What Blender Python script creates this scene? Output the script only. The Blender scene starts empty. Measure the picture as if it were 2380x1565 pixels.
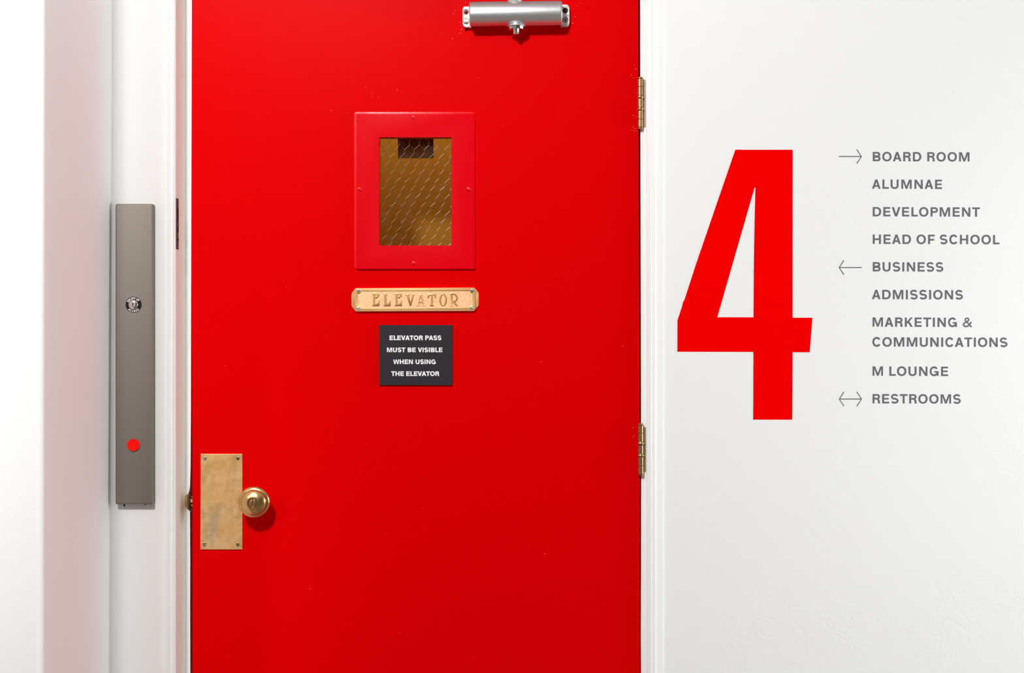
import bpy, bmesh, math, random
from math import sin, cos, pi, radians, sqrt
from mathutils import Vector, Matrix
from mathutils.geometry import tessellate_polygon
random.seed(4)
SC = bpy.context.scene
COL = SC.collection

# ------------------------------------------------------------ camera
D = 3.0            # camera to door face, metres
PPM = 1140.0       # picture units per metre on the door face
CZ = 1.31
cam = bpy.data.cameras.new('camera'); cam.sensor_width = 36; cam.lens = 36 * D / (2380 / PPM)
cam.clip_start = 0.05
co = bpy.data.objects.new('camera', cam); COL.objects.link(co)
co.location = (0, -D, CZ); co.rotation_euler = (pi/2, 0, 0)
SC.camera = co

# ------------------------------------------------------------ light, exposure
w = bpy.data.worlds.new('world'); SC.world = w; w.use_nodes = True
w.node_tree.nodes['Background'].inputs[0].default_value = (1, .98, .95, 1)
w.node_tree.nodes['Background'].inputs[1].default_value = 0.0

def lamp(name, kind, loc, power, size, color=(1, 1, 1), aim=None, **kw):
    l = bpy.data.lights.new(name, kind); l.energy = power; l.color = color
    if kind == 'AREA':
        l.shape = 'DISK'; l.size = size
    else:
        l.shadow_soft_size = size
    for k, v in kw.items():
        setattr(l, k, v)
    o = bpy.data.objects.new(name, l); COL.objects.link(o); o.location = loc
    if aim is not None:
        o.rotation_euler = (Vector(aim) - Vector(loc)).to_track_quat('-Z', 'Y').to_euler()
    return o
lamp('key_lamp', 'AREA', (-.81, -2.85, 3.05), 91, .36, (1, .985, .975), (.05, 0, .1))
lamp('right_wall_fill', 'SPOT', (1.95, -2.6, 2.9), 135, .22, (.97, .985, 1.0), (1.85, 0, .36), spot_size=radians(62), spot_blend=1.0)  # added fill spot, no known fixture; evens out the lettered wall
lamp('left_wall_fill', 'SPOT', (-2.1, -2.6, 2.3), 112, .15, (1, .995, .99), (-1.42, -.51, 1.2), spot_size=radians(33), spot_blend=.8)  # added spot that lifts the projecting left wall towards white
lamp('window_light', 'AREA', (3.2, -.58, 1.40), 50, .9, (.95, .985, 1.0), (-.8, -.3, 1.25))
lamp('overhead_fill', 'AREA', (.9, -3.9, 3.1), 1.5, 1.2, (1, .97, .93), (.9, -3.9, 0))  # added weak overhead fill for the corridor
lamp('shaft_fill', 'AREA', (-.20, .12, 2.3), 24, .25, (1, .93, .82), (-.2, .45, 1.4))  # added behind the door to brighten the car door through the glass
SC.view_settings.view_transform = 'Standard'; SC.view_settings.look = 'None'
SC.view_settings.exposure = 0.0; SC.view_settings.gamma = 1.0
SC.view_settings.use_curve_mapping = False
SC.cycles.max_bounces = 10; SC.cycles.diffuse_bounces = 6

# ------------------------------------------------------------ helpers
def P(px, py, y=0.0):
    """a spot seen at picture position (px, py) lying at depth y -> metres"""
    k = (D + y) / D / PPM
    return Vector(((px - 1190) * k, y, CZ - (py - 782.5) * k))

def material(name, color, rough=.5, metal=0.0, spec=.5, bump=None, vary=None, coat=0.0, emit=None):
    """bump: list of (scale, (sx,sy,sz), strength, detail); vary: (scale, stretch, color2, lo, hi)"""
    m = bpy.data.materials.new(name); m.use_nodes = True
    nt = m.node_tree; b = nt.nodes['Principled BSDF']
    b.inputs['Base Color'].default_value = (*color, 1)
    b.inputs['Roughness'].default_value = rough
    b.inputs['Metallic'].default_value = metal
    b.inputs['Specular IOR Level'].default_value = spec
    b.inputs['Coat Weight'].default_value = coat
    tc = nt.nodes.new('ShaderNodeTexCoord')
    def noise(scale, st, detail=4, rgh=.55):
        mp = nt.nodes.new('ShaderNodeMapping'); mp.inputs['Scale'].default_value = st
        nt.links.new(tc.outputs['Object'], mp.inputs['Vector'])
        n = nt.nodes.new('ShaderNodeTexNoise'); n.inputs['Scale'].default_value = scale
        n.inputs['Detail'].default_value = detail; n.inputs['Roughness'].default_value = rgh
        nt.links.new(mp.outputs[0], n.inputs['Vector'])
        return n
    if vary:
        prev = None
        for (scale, st, c2, lo, hi) in vary:
            n = noise(scale, st, 5, .6)
            mr = nt.nodes.new('ShaderNodeMapRange'); mr.inputs[1].default_value = lo; mr.inputs[2].default_value = hi
            nt.links.new(n.outputs[0], mr.inputs[0])
            mx = nt.nodes.new('ShaderNodeMix'); mx.data_type = 'RGBA'
            nt.links.new(mr.outputs[0], mx.inputs[0])
            if prev is None: mx.inputs[6].default_value = (*color, 1)
            else: nt.links.new(prev, mx.inputs[6])
            mx.inputs[7].default_value = (*c2, 1)
            prev = mx.outputs[2]
        nt.links.new(prev, b.inputs['Base Color'])
    if bump:
        last = None
        for (scale, st, dist, detail) in bump:
            n = noise(scale, st, detail)
            bp = nt.nodes.new('ShaderNodeBump'); bp.inputs['Strength'].default_value = 1.0
            bp.inputs['Distance'].default_value = dist
            nt.links.new(n.outputs[0], bp.inputs['Height'])
            if last: nt.links.new(last.outputs[0], bp.inputs['Normal'])
            last = bp
        nt.links.new(last.outputs[0], b.inputs['Normal'])
    return m, nt, b

M = {}
# plaster: patches of trowel relief, smooth elsewhere
def plaster(name, color, strength=1.0):
    m, nt, b = material(name, color, .62, 0, .25)
    tc = nt.nodes.new('ShaderNodeTexCoord')
    warp = nt.nodes.new('ShaderNodeTexNoise'); warp.inputs['Scale'].default_value = 7
    nt.links.new(tc.outputs['Object'], warp.inputs['Vector'])
    mixv = nt.nodes.new('ShaderNodeMix'); mixv.data_type = 'VECTOR'; mixv.inputs[0].default_value = .12
    nt.links.new(tc.outputs['Object'], mixv.inputs[4]); nt.links.new(warp.outputs['Color'], mixv.inputs[5])
    n = nt.nodes.new('ShaderNodeTexNoise'); n.inputs['Scale'].default_value = 26; n.inputs['Detail'].default_value = 7
    n.inputs['Roughness'].default_value = .62; n.inputs['Distortion'].default_value = .6
    nt.links.new(mixv.outputs[1], n.inputs['Vector'])
    ridge = nt.nodes.new('ShaderNodeMath'); ridge.operation = 'SUBTRACT'; ridge.inputs[1].default_value = .5
    nt.links.new(n.outputs[0], ridge.inputs[0])
    ab = nt.nodes.new('ShaderNodeMath'); ab.operation = 'ABSOLUTE'; nt.links.new(ridge.outputs[0], ab.inputs[0])
    pw = nt.nodes.new('ShaderNodeMapRange'); pw.inputs[1].default_value = 0; pw.inputs[2].default_value = .05
    pw.inputs[3].default_value = 0; pw.inputs[4].default_value = 1
    nt.links.new(ab.outputs[0], pw.inputs[0])
    mask = nt.nodes.new('ShaderNodeTexNoise'); mask.inputs['Scale'].default_value = 3.6; mask.inputs['Detail'].default_value = 3
    nt.links.new(tc.outputs['Object'], mask.inputs['Vector'])
    mr = nt.nodes.new('ShaderNodeMapRange'); mr.inputs[1].default_value = .43; mr.inputs[2].default_value = .74
    nt.links.new(mask.outputs[0], mr.inputs[0])
    mul = nt.nodes.new('ShaderNodeMath'); mul.operation = 'MULTIPLY'
    nt.links.new(pw.outputs[0], mul.inputs[0]); nt.links.new(mr.outputs[0], mul.inputs[1])
    bp = nt.nodes.new('ShaderNodeBump'); bp.inputs['Distance'].default_value = .00016 * strength
    nt.links.new(mul.outputs[0], bp.inputs['Height'])
    n2 = nt.nodes.new('ShaderNodeTexNoise'); n2.inputs['Scale'].default_value = 240; n2.inputs['Detail'].default_value = 2
    nt.links.new(tc.outputs['Object'], n2.inputs['Vector'])
    bp2 = nt.nodes.new('ShaderNodeBump'); bp2.inputs['Distance'].default_value = .00004 * strength
    nt.links.new(n2.outputs[0], bp2.inputs['Height']); nt.links.new(bp.outputs[0], bp2.inputs['Normal'])
    nt.links.new(bp2.outputs[0], b.inputs['Normal'])
    return m
M['plaster'] = plaster('white_plaster', (.91, .92, .92), 1.3)
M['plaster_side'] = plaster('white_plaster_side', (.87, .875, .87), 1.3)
M['plaster_shaded'] = plaster('white_plaster_shade_tone', (.745, .745, .735), 1.2)  # darker copy of the white plaster, shade put into its colour
M['ceiling'] = material('ceiling_paint', (.60, .60, .59), .8)[0]
M['room_wall'] = material('corridor_paint', (.30, .285, .265), .7)[0]
M['floor'] = material('floor_linoleum', (.17, .145, .12), .45, 0, .3, vary=[(3, (1, 1, 1), (.13, .11, .09), .4, .6)])[0]
M['trim_shaded'] = material('white_trim_shaded_side', (.80, .80, .79), .4, 0, .3)[0]  # white trim darkened for the left casing, shade held in the colour
M['reveal'] = material('bounce_offset_trim', (.76, .89, .81), .4, 0, .3)[0]  # greenish tint offsets red light bounced off the door
M['trim'] = material('white_gloss_trim', (.93, .93, .92), .35, 0, .35, bump=[(60, (6, 6, .25), .00006, 3)])[0]
RED = (.73, .0, .0012)
def red_paint(name, color, spec, brush):
    m, nt, b = material(name, color, .33, 0, spec,
                        bump=[(70, (7, 1, .35), .00013 * brush, 4), (9, (1, 1, 1), .0006 * brush, 2), (260, (1, 1, 1), .00003 * brush, 2)])
    return m
M['red'] = red_paint('red_enamel_door', RED, .016, 1.0)
M['red_frame'] = red_paint('red_enamel_frame', (.75, .0, .006), .07, .45)
M['red_edge'] = material('red_enamel_gloss', (.82, .0, .01), .22, 0, .7, bump=[(120, (1, 1, 1), .00025, 3)])[0]
M['fleck'] = material('pale_undercoat', (.75, .22, .22), .6)[0]
M['red_vinyl'] = material('red_vinyl', (.95, .0, .0), .5, 0, .0, bump=[(30, (1, 1, 1), .0001, 5)])[0]
M['grey_vinyl'] = material('grey_vinyl', (.152, .155, .165), .5, 0, .12)[0]
M['brass'] = material('aged_brass', (.82, .47, .17), .46, .62, .5,
        vary=[(15, (1, 1, 1.3), (.92, .61, .31), .38, .62), (24, (1, 1, 1.2), (.62, .37, .14), .48, .68), (40, (1, 1, 1), (.72, .42, .15), .5, .72), (12, (1.6, 1, 1), (.52, .45, .32), .56, .72)],
        bump=[(14, (1, 1, 1), .0011, 2), (45, (1, 1, 1), .00008, 4)])[0]
M['brass_polished'] = material('rubbed_brass', (.80, .51, .22), .25, 1.0, .5, vary=[(90, (1, 1, 1), (.60, .39, .15), .5, .75)], bump=[(80, (1, 1, 1), .00012, 3)])[0]
M['brass_sign'] = material('pale_bronze', (.93, .52, .22), .36, .7, .5, vary=[(60, (.3, 1, 1), (.80, .46, .20), .5, .8)])[0]
M['brass_letter'] = material('dull_bronze_letters', (.80, .43, .17), .36, .8, .5)[0]
M['brass_field'] = material('sand_cast_bronze', (.96, .60, .33), .52, .6, .5, bump=[(380, (1, 1, 1), .00028, 3), (90, (1, 1, 1), .00018, 3)],
        vary=[(260, (1, 1, 1), (.88, .45, .25), .52, .72)])[0]
M['brass_hinge'] = material('worn_hinge_brass', (.54, .28, .10), .38, 1.0, .5, vary=[(70, (1, 1, .6), (.50, .31, .19), .45, .65), (50, (1, 1, 1), (.36, .20, .09), .55, .8)], bump=[(150, (1, 1, 1), .0001, 3)])[0]
M['hinge_leaf'] = material('paint_stained_leaf', (.40, .33, .26), .5, .6, .4, vary=[(60, (1, 1, 1), (.25, .19, .15), .5, .7)])[0]
M['steel'] = material('brushed_stainless', (.235, .208, .18), .62, 1.0, .5, bump=[(260, (1, 1, .04), .00005, 3)], vary=[(140, (1, 1, 1), (.23, .204, .178), .5, .75)])[0]
M['chrome'] = material('bright_nickel', (.80, .77, .70), .14, 1.0)[0]
M['screw'] = material('dull_screw_steel', (.36, .32, .26), .3, 1.0)[0]
M['screw_bright'] = material('bright_screw_steel', (.62, .60, .57), .25, 1.0)[0]
M['alu'] = material('cast_aluminium', (.66, .67, .68), .41, .92, .5, vary=[(22, (.5, 1, 2.2), (.43, .44, .46), .60, .74), (300, (1, 1, 1), (.55, .56, .57), .6, .8)], bump=[(200, (1, 1, 1), .00012, 3)])[0]
M['alu_bracket'] = material('bracket_aluminium', (.62, .60, .58), .5, .55, .5, bump=[(300, (1, 1, 1), .0002, 3)])[0]
M['black'] = material('black_void', (.006, .005, .005), .8, 0, .1)[0]  # flat black standing in for shade inside holes, slots and recesses
M['black_print'] = material('black_print', (.012, .008, .008), .4, 0, .2)[0]
M['dark_metal'] = material('dark_bronze_plate', (.075, .062, .052), .6, .1, .3)[0]
M['sign_black'] = material('charcoal_sign', (.029, .027, .034), .5, 0, .2, vary=[(500, (1, 1, 1), (.023, .021, .027), .4, .6)])[0]
M['white_print'] = material('white_print', (.92, .92, .92), .5, 0, .2)[0]
M['button'] = material('red_button', (.95, .004, .004), .35, 0, .06)[0]
M['ochre'] = material('ochre_car_panel', (.30, .145, .002), .6, 0, .2, vary=[(200, (1, 1, 1), (.27, .13, .003), .4, .6)])[0]
M['brown_dark'] = material('dark_brown_vent', (.05, .024, .006), .5, 0, .2)[0]
M['shaft'] = material('shaft_block', (.16, .13, .10), .8)[0]
M['wire'] = material('drawn_wire', (.62, .55, .47), .28, 1.0)[0]
M['gap_dark'] = material('gap_dark_brown', (.10, .05, .03), .8)[0]  # dark brown that keeps the door gaps dark; also the strike's curl

# glass with a little grime
g = bpy.data.materials.new('wired_glass'); g.use_nodes = True; nt = g.node_tree; nt.nodes.clear()
out = nt.nodes.new('ShaderNodeOutputMaterial'); tr = nt.nodes.new('ShaderNodeBsdfTransparent'); tr.inputs[0].default_value = (.93, .93, .90, 1)
gl = nt.nodes.new('ShaderNodeBsdfGlossy'); gl.inputs['Roughness'].default_value = .04
fr = nt.nodes.new('ShaderNodeFresnel'); fr.inputs[0].default_value = 1.10
mx = nt.nodes.new('ShaderNodeMixShader'); nt.links.new(fr.outputs[0], mx.inputs[0]); nt.links.new(tr.outputs[0], mx.inputs[1]); nt.links.new(gl.outputs[0], mx.inputs[2])
df = nt.nodes.new('ShaderNodeBsdfDiffuse'); df.inputs[0].default_value = (.45, .36, .2, 1)
tc = nt.nodes.new('ShaderNodeTexCoord'); nz = nt.nodes.new('ShaderNodeTexNoise'); nz.inputs['Scale'].default_value = 30; nz.inputs['Detail'].default_value = 5
nt.links.new(tc.outputs['Object'], nz.inputs['Vector'])
mr = nt.nodes.new('ShaderNodeMapRange'); mr.inputs[1].default_value = .52; mr.inputs[2].default_value = .8; mr.inputs[4].default_value = .045
nt.links.new(nz.outputs[0], mr.inputs[0])
mx2 = nt.nodes.new('ShaderNodeMixShader'); nt.links.new(mr.outputs[0], mx2.inputs[0]); nt.links.new(mx.outputs[0], mx2.inputs[1]); nt.links.new(df.outputs[0], mx2.inputs[2])
nt.links.new(mx2.outputs[0], out.inputs[0]); M['glass'] = g

# ---- object bookkeeping
def props(o, label=None, cat=None, group=None, kind=None):
    if label: o['label'] = label
    if cat: o['category'] = cat
    if group: o['group'] = group
    if kind: o['kind'] = kind
    return o
def empty(name, loc, label=None, cat=None, group=None, kind=None):
    o = bpy.data.objects.new(name, None); COL.objects.link(o); o.location = loc; o.empty_display_size = .02
    return props(o, label, cat, group, kind)
def wloc(o):
    v = Vector(o.location)
    while o.parent: o = o.parent; v += Vector(o.location)
    return v
def link(name, bm, mat, parent=None, loc=None, smooth=False, label=None, cat=None, group=None, kind=None):
    """bm is in world metres; the object gets its own origin"""
    bmesh.ops.recalc_face_normals(bm, faces=bm.faces)
    if loc is None:
        if len(bm.verts):
            lo = [min(v.co[i] for v in bm.verts) for i in range(3)]; hi = [max(v.co[i] for v in bm.verts) for i in range(3)]
            loc = Vector([(a + b) / 2 for a, b in zip(lo, hi)])
        else: loc = Vector((0, 0, 0))
    loc = Vector(loc)
    for v in bm.verts: v.co -= loc
    me = bpy.data.meshes.new(name); bm.to_mesh(me); bm.free()
    mats = mat if isinstance(mat, (list, tuple)) else [mat]
    for m_ in mats: me.materials.append(M[m_])
    if smooth:
        for p in me.polygons: p.use_smooth = True
        try: me.set_sharp_from_angle(angle=radians(38))
        except Exception: pass
    o = bpy.data.objects.new(name, me); COL.objects.link(o)
    if parent:
        o.parent = parent; o.location = loc - wloc(parent)
    else: o.location = loc
    return props(o, label, cat, group, kind)

def add_prism(bm, loops, y0, y1, bevel=0.0, seg=1, back=True):
    """loops: lists of (X, Z) in metres; first outer, rest holes; front at y0 (nearer), back at y1"""
    loops = [list(l) for l in loops]
    new = []
    if len(loops) == 1:
        f = bm.faces.new([bm.verts.new((x, y0, z)) for x, z in loops[0]]); tops = [f]
        rings = [list(f.verts)]
    else:
        rings = [[bm.verts.new((x, y0, z)) for x, z in l] for l in loops]
        flat = [v for r in rings for v in r]; tops = []
        for t in tessellate_polygon([[Vector((x, z, 0)) for x, z in l] for l in loops]):
            try: tops.append(bm.faces.new([flat[i] for i in t]))
            except ValueError: pass
    low = []
    for r in rings:
        b_ = [bm.verts.new((v.co.x, y1, v.co.z)) for v in r]; low.append(b_)
        n = len(r)
        for i in range(n):
            bm.faces.new([r[i], r[(i + 1) % n], b_[(i + 1) % n], b_[i]])
    if back:
        if len(rings) == 1: bm.faces.new(low[0])
        else:
            flat = [v for r in low for v in r]
            for t in tessellate_polygon([[Vector((x, z, 0)) for x, z in l] for l in loops]):
                try: bm.faces.new([flat[i] for i in t])
                except ValueError: pass
    if bevel:
        es = set()
        for r in rings:
            n = len(r)
            for i in range(n):
                e = bm.edges.get((r[i], r[(i + 1) % n]))
                if e: es.add(e)
        bmesh.ops.bevel(bm, geom=list(es), offset=bevel, segments=seg, affect='EDGES', profile=.5, clamp_overlap=True)
    return bm
def pxl(pts, y=0.0):
    return [(P(a, b, y).x, P(a, b, y).z) for a, b in pts]
def rect(x0, y0, x1, y1): return [(x0, y0), (x1, y0), (x1, y1), (x0, y1)]
def rrect(x0, y0, x1, y1, r, n=4):
    out = []
    for cx, cy, a in ((x1 - r, y0 + r, -90), (x1 - r, y1 - r, 0), (x0 + r, y1 - r, 90), (x0 + r, y0 + r, 180)):
        for i in range(n + 1):
            t = radians(a + 90 * i / n); out.append((cx + r * cos(t), cy + r * sin(t)))
    return out
def circ(cx, cy, r, n=24, a0=0, a1=360, ry=None):
    ry = ry or r
    full = abs(a1 - a0) >= 360
    k = n if full else n + 1
    return [(cx + r * cos(radians(a0 + (a1 - a0) * i / n)), cy + ry * sin(radians(a0 + (a1 - a0) * i / n))) for i in range(k)]
def add_box(bm, a, b):
    x0, y0, z0 = a; x1, y1, z1 = b
    vs = [bm.verts.new(c) for c in ((x0,y0,z0),(x1,y0,z0),(x1,y1,z0),(x0,y1,z0),(x0,y0,z1),(x1,y0,z1),(x1,y1,z1),(x0,y1,z1))]
    for f in ((0,1,2,3),(4,5,6,7),(0,1,5,4),(1,2,6,5),(2,3,7,6),(3,0,4,7)): bm.faces.new([vs[i] for i in f])
    return vs
def add_lathe(bm, prof, c, axis='y', n=32, a0=0):
    """prof: (radius, coordinate along axis) measured from c"""
    rings = []
    for r, h in prof:
        ring = []
        if r < 1e-7:
            ring = [bm.verts.new(Vector(c) + (Vector((0, h, 0)) if axis == 'y' else Vector((0, 0, h))))]
        else:
            for i in range(n):
                t = 2 * pi * i / n + a0
                v = Vector((r * cos(t), h, r * sin(t))) if axis == 'y' else Vector((r * cos(t), r * sin(t), h))
                ring.append(bm.verts.new(Vector(c) + v))
        rings.append(ring)
    for a, b in zip(rings, rings[1:]):
        if len(a) == 1 and len(b) == 1: continue
        for i in range(n):
            j = (i + 1) % n
            if len(a) == 1: bm.faces.new([a[0], b[i], b[j]])
            elif len(b) == 1: bm.faces.new([a[i], a[j], b[0]])
            else: bm.faces.new([a[i], a[j], b[j], b[i]])
    return bm
def add_tube(bm, a, b, r, n=4):
    a, b = Vector(a), Vector(b); d = (b - a).normalized()
    u = d.cross(Vector((0, 1, 0)));
    if u.length < 1e-4: u = d.cross(Vector((1, 0, 0)))
    u.normalize(); v = d.cross(u)
    ra = [bm.verts.new(a + (u * cos(2*pi*i/n) + v * sin(2*pi*i/n)) * r) for i in range(n)]
    rb = [bm.verts.new(b + (u * cos(2*pi*i/n) + v * sin(2*pi*i/n)) * r) for i in range(n)]
    for i in range(n): bm.faces.new([ra[i], ra[(i+1) % n], rb[(i+1) % n], rb[i]])
def mm(px): return px / PPM

# straight extrusion of a plan profile from floor up; a plan point may lean: (X, Y, dX per metre of height)
def add_upright(bm, plan, z0, z1, closed=False):
    def row(z): return [bm.verts.new((p[0] + (p[2] if len(p) > 2 else 0) * (z - CZ), p[1], z)) for p in plan]
    zs = [z0, z1]; rows = [row(z) for z in zs]; n = len(plan)
    for i in range(n if closed else n - 1):
        j = (i + 1) % n
        bm.faces.new([rows[0][i], rows[0][j], rows[1][j], rows[1][i]])
    if closed:
        bm.faces.new(rows[0]); bm.faces.new(rows[1])
    return bm
def plan_pt(px_top, px_bot, y):
    """vertical edge seen at px_top at the picture's top and px_bot at its bottom"""
    a, b = P(px_top, 0, y), P(px_bot, 1565, y)
    s = (a.x - b.x) / (a.z - b.z)
    return (b.x + s * (CZ - b.z), y, s)

# ------------------------------------------------------------ the room
H = 3.2
YW = -.074        # wall to the left of the door, nearer than the door
YN = -.509        # projecting wall at far left
bm = bmesh.new(); add_box(bm, (-3.2, -5.2, -.1), (3.4, 1.2, 0)); link('floor', bm, 'floor', loc=(0, 0, 0), label='brown floor below the picture, seen only in reflections', cat='floor', kind='structure')
bm = bmesh.new(); add_box(bm, (-3.2, -5.2, H), (3.4, 1.2, H + .1)); link('ceiling', bm, 'ceiling', loc=(0, 0, H), label='white ceiling above the corridor', cat='ceiling', kind='structure')
bm = bmesh.new(); add_box(bm, (3.3, -5.1, 0), (3.4, .1, H)); link('wall_right', bm, 'room_wall', label='corridor side wall far to the right, outside the picture', cat='wall', kind='structure')
bm = bmesh.new(); add_box(bm, (-3.2, -5.2, 0), (3.4, -5.1, H)); link('wall_front', bm, 'room_wall', label='corridor wall behind the camera', cat='wall', kind='structure')
bm = bmesh.new(); add_box(bm, (-3.2, -5.1, 0), (-3.1, YN, H)); link('wall_far_left', bm, 'room_wall', label='corridor end wall at the left, outside the picture', cat='wall', kind='structure')

# projecting wall with a soft plaster corner
e = plan_pt(100, 97.5, YN); c0 = plan_pt(262, 254.5, YW)
R = .012
plan = [(-3.1, YN + .0, 0)]
for i in range(7):
    t = radians(90 * i / 6)
    # arc from facing the camera (-y) to facing the door (+x)
    plan.append((e[0] - R + R * sin(t), YN + R - R * cos(t), e[2]))
for k in range(1, 12):
    f = k / 12; plan.append((e[0] + (c0[0] - e[0]) * f, YN + R + (YW - YN - R) * f, e[2] + (c0[2] - e[2]) * f))
plan += [(c0[0], YW, c0[2]), (c0[0], .05, c0[2]), (-3.1, .05, 0)]
bm = bmesh.new(); add_upright(bm, plan, 0, H, True)
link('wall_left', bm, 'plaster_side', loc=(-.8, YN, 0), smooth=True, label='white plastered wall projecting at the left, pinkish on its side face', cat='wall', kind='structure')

# wall piece between the projecting wall and the door frame
q = plan_pt(381, 379.5, YW)
bm = bmesh.new(); add_upright(bm, [c0, q, (q[0], .05, q[2]), (c0[0], .05, c0[2])], 0, H, True)
link('wall_back_left', bm, 'plaster_shaded', loc=(-.75, YW, 0), label='narrow white plaster wall behind the steel key switch panel', cat='wall', kind='structure')

# lettered wall and the piece over the door
wl = P(1541, 0, 0).x
bm = bmesh.new(); add_box(bm, (wl, 0, 0), (3.3, .12, H)); link('wall_back_right', bm, 'plaster', loc=(wl, 0, 0), label='white plastered wall right of the red door carrying the floor directory', cat='wall', kind='structure')
DT = 2.035      # door head height
bm = bmesh.new(); add_box(bm, (q[0], YW, DT + .09), (wl, .12, H)); link('wall_back_top', bm, 'plaster', label='white wall above the door head, outside the picture', cat='wall', kind='structure')

# ---- door frame
fr_ = empty('door_frame', (0, 0, 0), 'white painted wooden frame around the red elevator door', 'door frame', kind='structure')
# left moulded casing: step, hollow, bead, then the deep reveal
XR = P(430, 0, 0).x     # reveal face
pl = [plan_pt(381, 379.5, YW + .002), plan_pt(381.3, 379.8, YW - .004)]
for px, y in ((384, -.079), (388, -.0785), (392, -.0775), (396, -.0755), (399, -.0735), (401, -.0725), (402.2, -.0735)):
    pl.append(plan_pt(px, px - 1.5, y))
for px, y in ((402.4, -.082), (402.9, -.0848), (404, -.0868), (405.2, -.0874), (406.4, -.0868), (407.3, -.085)):
    pl.append(plan_pt(px, px - .7, y))
pl.append((XR, -.0845, 0)); pl.append((XR, .02, 0)); pl.append((q[0], .02, q[2]))
bm = bmesh.new(); add_upright(bm, pl, 0, DT + .06, True)
link('casing', bm, 'trim_shaded', fr_, loc=(XR, -.08, 0), smooth=True)
bm = bmesh.new(); add_box(bm, (XR - .002, -.0838, 0), (XR + .0003, -.0003, DT + .006)); link('reveal_lining', bm, 'reveal', fr_)
# left jamb face beside the door's edge, worn back at the latch
edge = [(446.2, -60), (445.6, 150), (444.4, 600), (443.8, 950), (443, 1080), (441.6, 1132), (440, 1141), (437.5, 1148),
        (436, 1150), (436, 1184), (438.5, 1187), (441.5, 1190), (442, 1300), (441.8, 1400), (442.2, 1565), (442.2, 2250)]
loop = [(429.6, -60)] + edge + [(429.6, 2250)]
bm = bmesh.new(); add_prism(bm, [pxl(loop)], -.0005, .075, .0006, 2)
link('jamb', bm, 'trim', fr_)
# stops behind the gaps, coloured dark to stand in for shade
bm = bmesh.new(); add_prism(bm, [pxl(rect(430, -60, 462, 2250))], .048, .075); link('stop', bm, 'gap_dark', fr_, label='dark brown stop that keeps the gap dark')
bm = bmesh.new(); add_prism(bm, [pxl(rect(1470, -60, 1492, 2250))], .048, .075); link('stop', bm, 'gap_dark', fr_)
# right jamb edge and stepped casing
rj = [(1488.0, -60), (1488.6, 300), (1489.6, 700), (1490.4, 1100), (1490.0, 1330), (1489.4, 1480), (1490, 1565), (1490, 2250)]
bm = bmesh.new(); add_prism(bm, [pxl(rj + [(1503, 2250), (1503, -60)])], -.0005, .075, .0006, 2); link('jamb', bm, 'trim', fr_)
pr = [plan_pt(1501.5, 1502, .02), plan_pt(1501.5, 1502, -.0085), plan_pt(1502.5, 1503, -.0105), plan_pt(1504.5, 1505, -.011), plan_pt(1513, 1513, -.0118),
      plan_pt(1515, 1515, -.0105), plan_pt(1516, 1516, -.0085), plan_pt(1517, 1517, -.0080), plan_pt(1519, 1518.5, -.0095), plan_pt(1522, 1521.5, -.0102), plan_pt(1525, 1524.5, -.0090), plan_pt(1526.5, 1526, -.0068),
      plan_pt(1529, 1528.5, -.0062), plan_pt(1541, 1540, -.0040), plan_pt(1543, 1542, -.0014), plan_pt(1543.6, 1542.6, .0), plan_pt(1543.6, 1542.6, .02)]
bm = bmesh.new(); add_upright(bm, pr, 0, DT + .06, True); link('casing', bm, 'trim', fr_, smooth=True)
bm = bmesh.new(); add_box(bm, (q[0], -.08, DT + .006), (P(1543, 0).x, .03, DT + .09)); link('head', bm, 'trim', fr_)

# ------------------------------------------------------------ the red door
door = empty('door_1', (P(446, 0).x, 0, .01), 'glossy red elevator door with a small wired glass window', 'door', kind='structure')
L0 = [(447, -37), (446.6, 150), (445.2, 600), (446.4, 950), (447, 1100), (447.2, 1565), (447.2, 2262)]
R0 = [(1488.2, 2262), (1488.0, 1565), (1487.6, 1330), (1487.6, 1100), (1486.4, 900), (1485.0, 500), (1484.0, 150), (1483.5, -37)]
leaf = pxl(L0 + R0)
hole = pxl(rect(878, 316, 1052, 575))
bolt = pxl(circ(1083.8, 69, 3.4, 14))
bm = bmesh.new(); add_prism(bm, [leaf, hole, bolt], 0, .045); link('door_leaf', bm, 'red', door)
bm = bmesh.new(); add_prism(bm, [pxl(circ(1083.8, 69, 3.4, 14))], .012, .014); link('hole_dark_disc', bm, 'black', door, label='black disc for the dark inside the empty screw hole below the closer bracket')
# little chips of pale undercoat showing in the enamel
rf = random.Random(11); bm = bmesh.new()
for (xa, ya, xb, yb_, n_) in ((1050, 2, 1092, 92, 18), (1326, 2, 1350, 60, 5), (1468, 150, 1482, 310, 16), (1471, 980, 1480, 1100, 6), (460, 20, 1460, 1540, 20), (760, 200, 900, 262, 7)):
    for _ in range(n_):
        x, y = rf.uniform(xa, xb), rf.uniform(ya, yb_); q1 = rf.uniform(.35, .9); q2 = q1 * rf.uniform(.8, 2)
        if 820 < x < 1110 and 255 < y < 910: continue
        t = rf.uniform(0, 3.1); pts = [(x + q2*cos(t+k*1.26)*(.7+.5*rf.random()), y + q1*sin(t+k*1.26)*(.7+.5*rf.random())) for k in range(5)]
        add_prism(bm, [pxl(pts)], -.00012, .0001)
link('paint_fleck', bm, 'fleck', door, kind='stuff', label='tiny pale paint chips')
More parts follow.
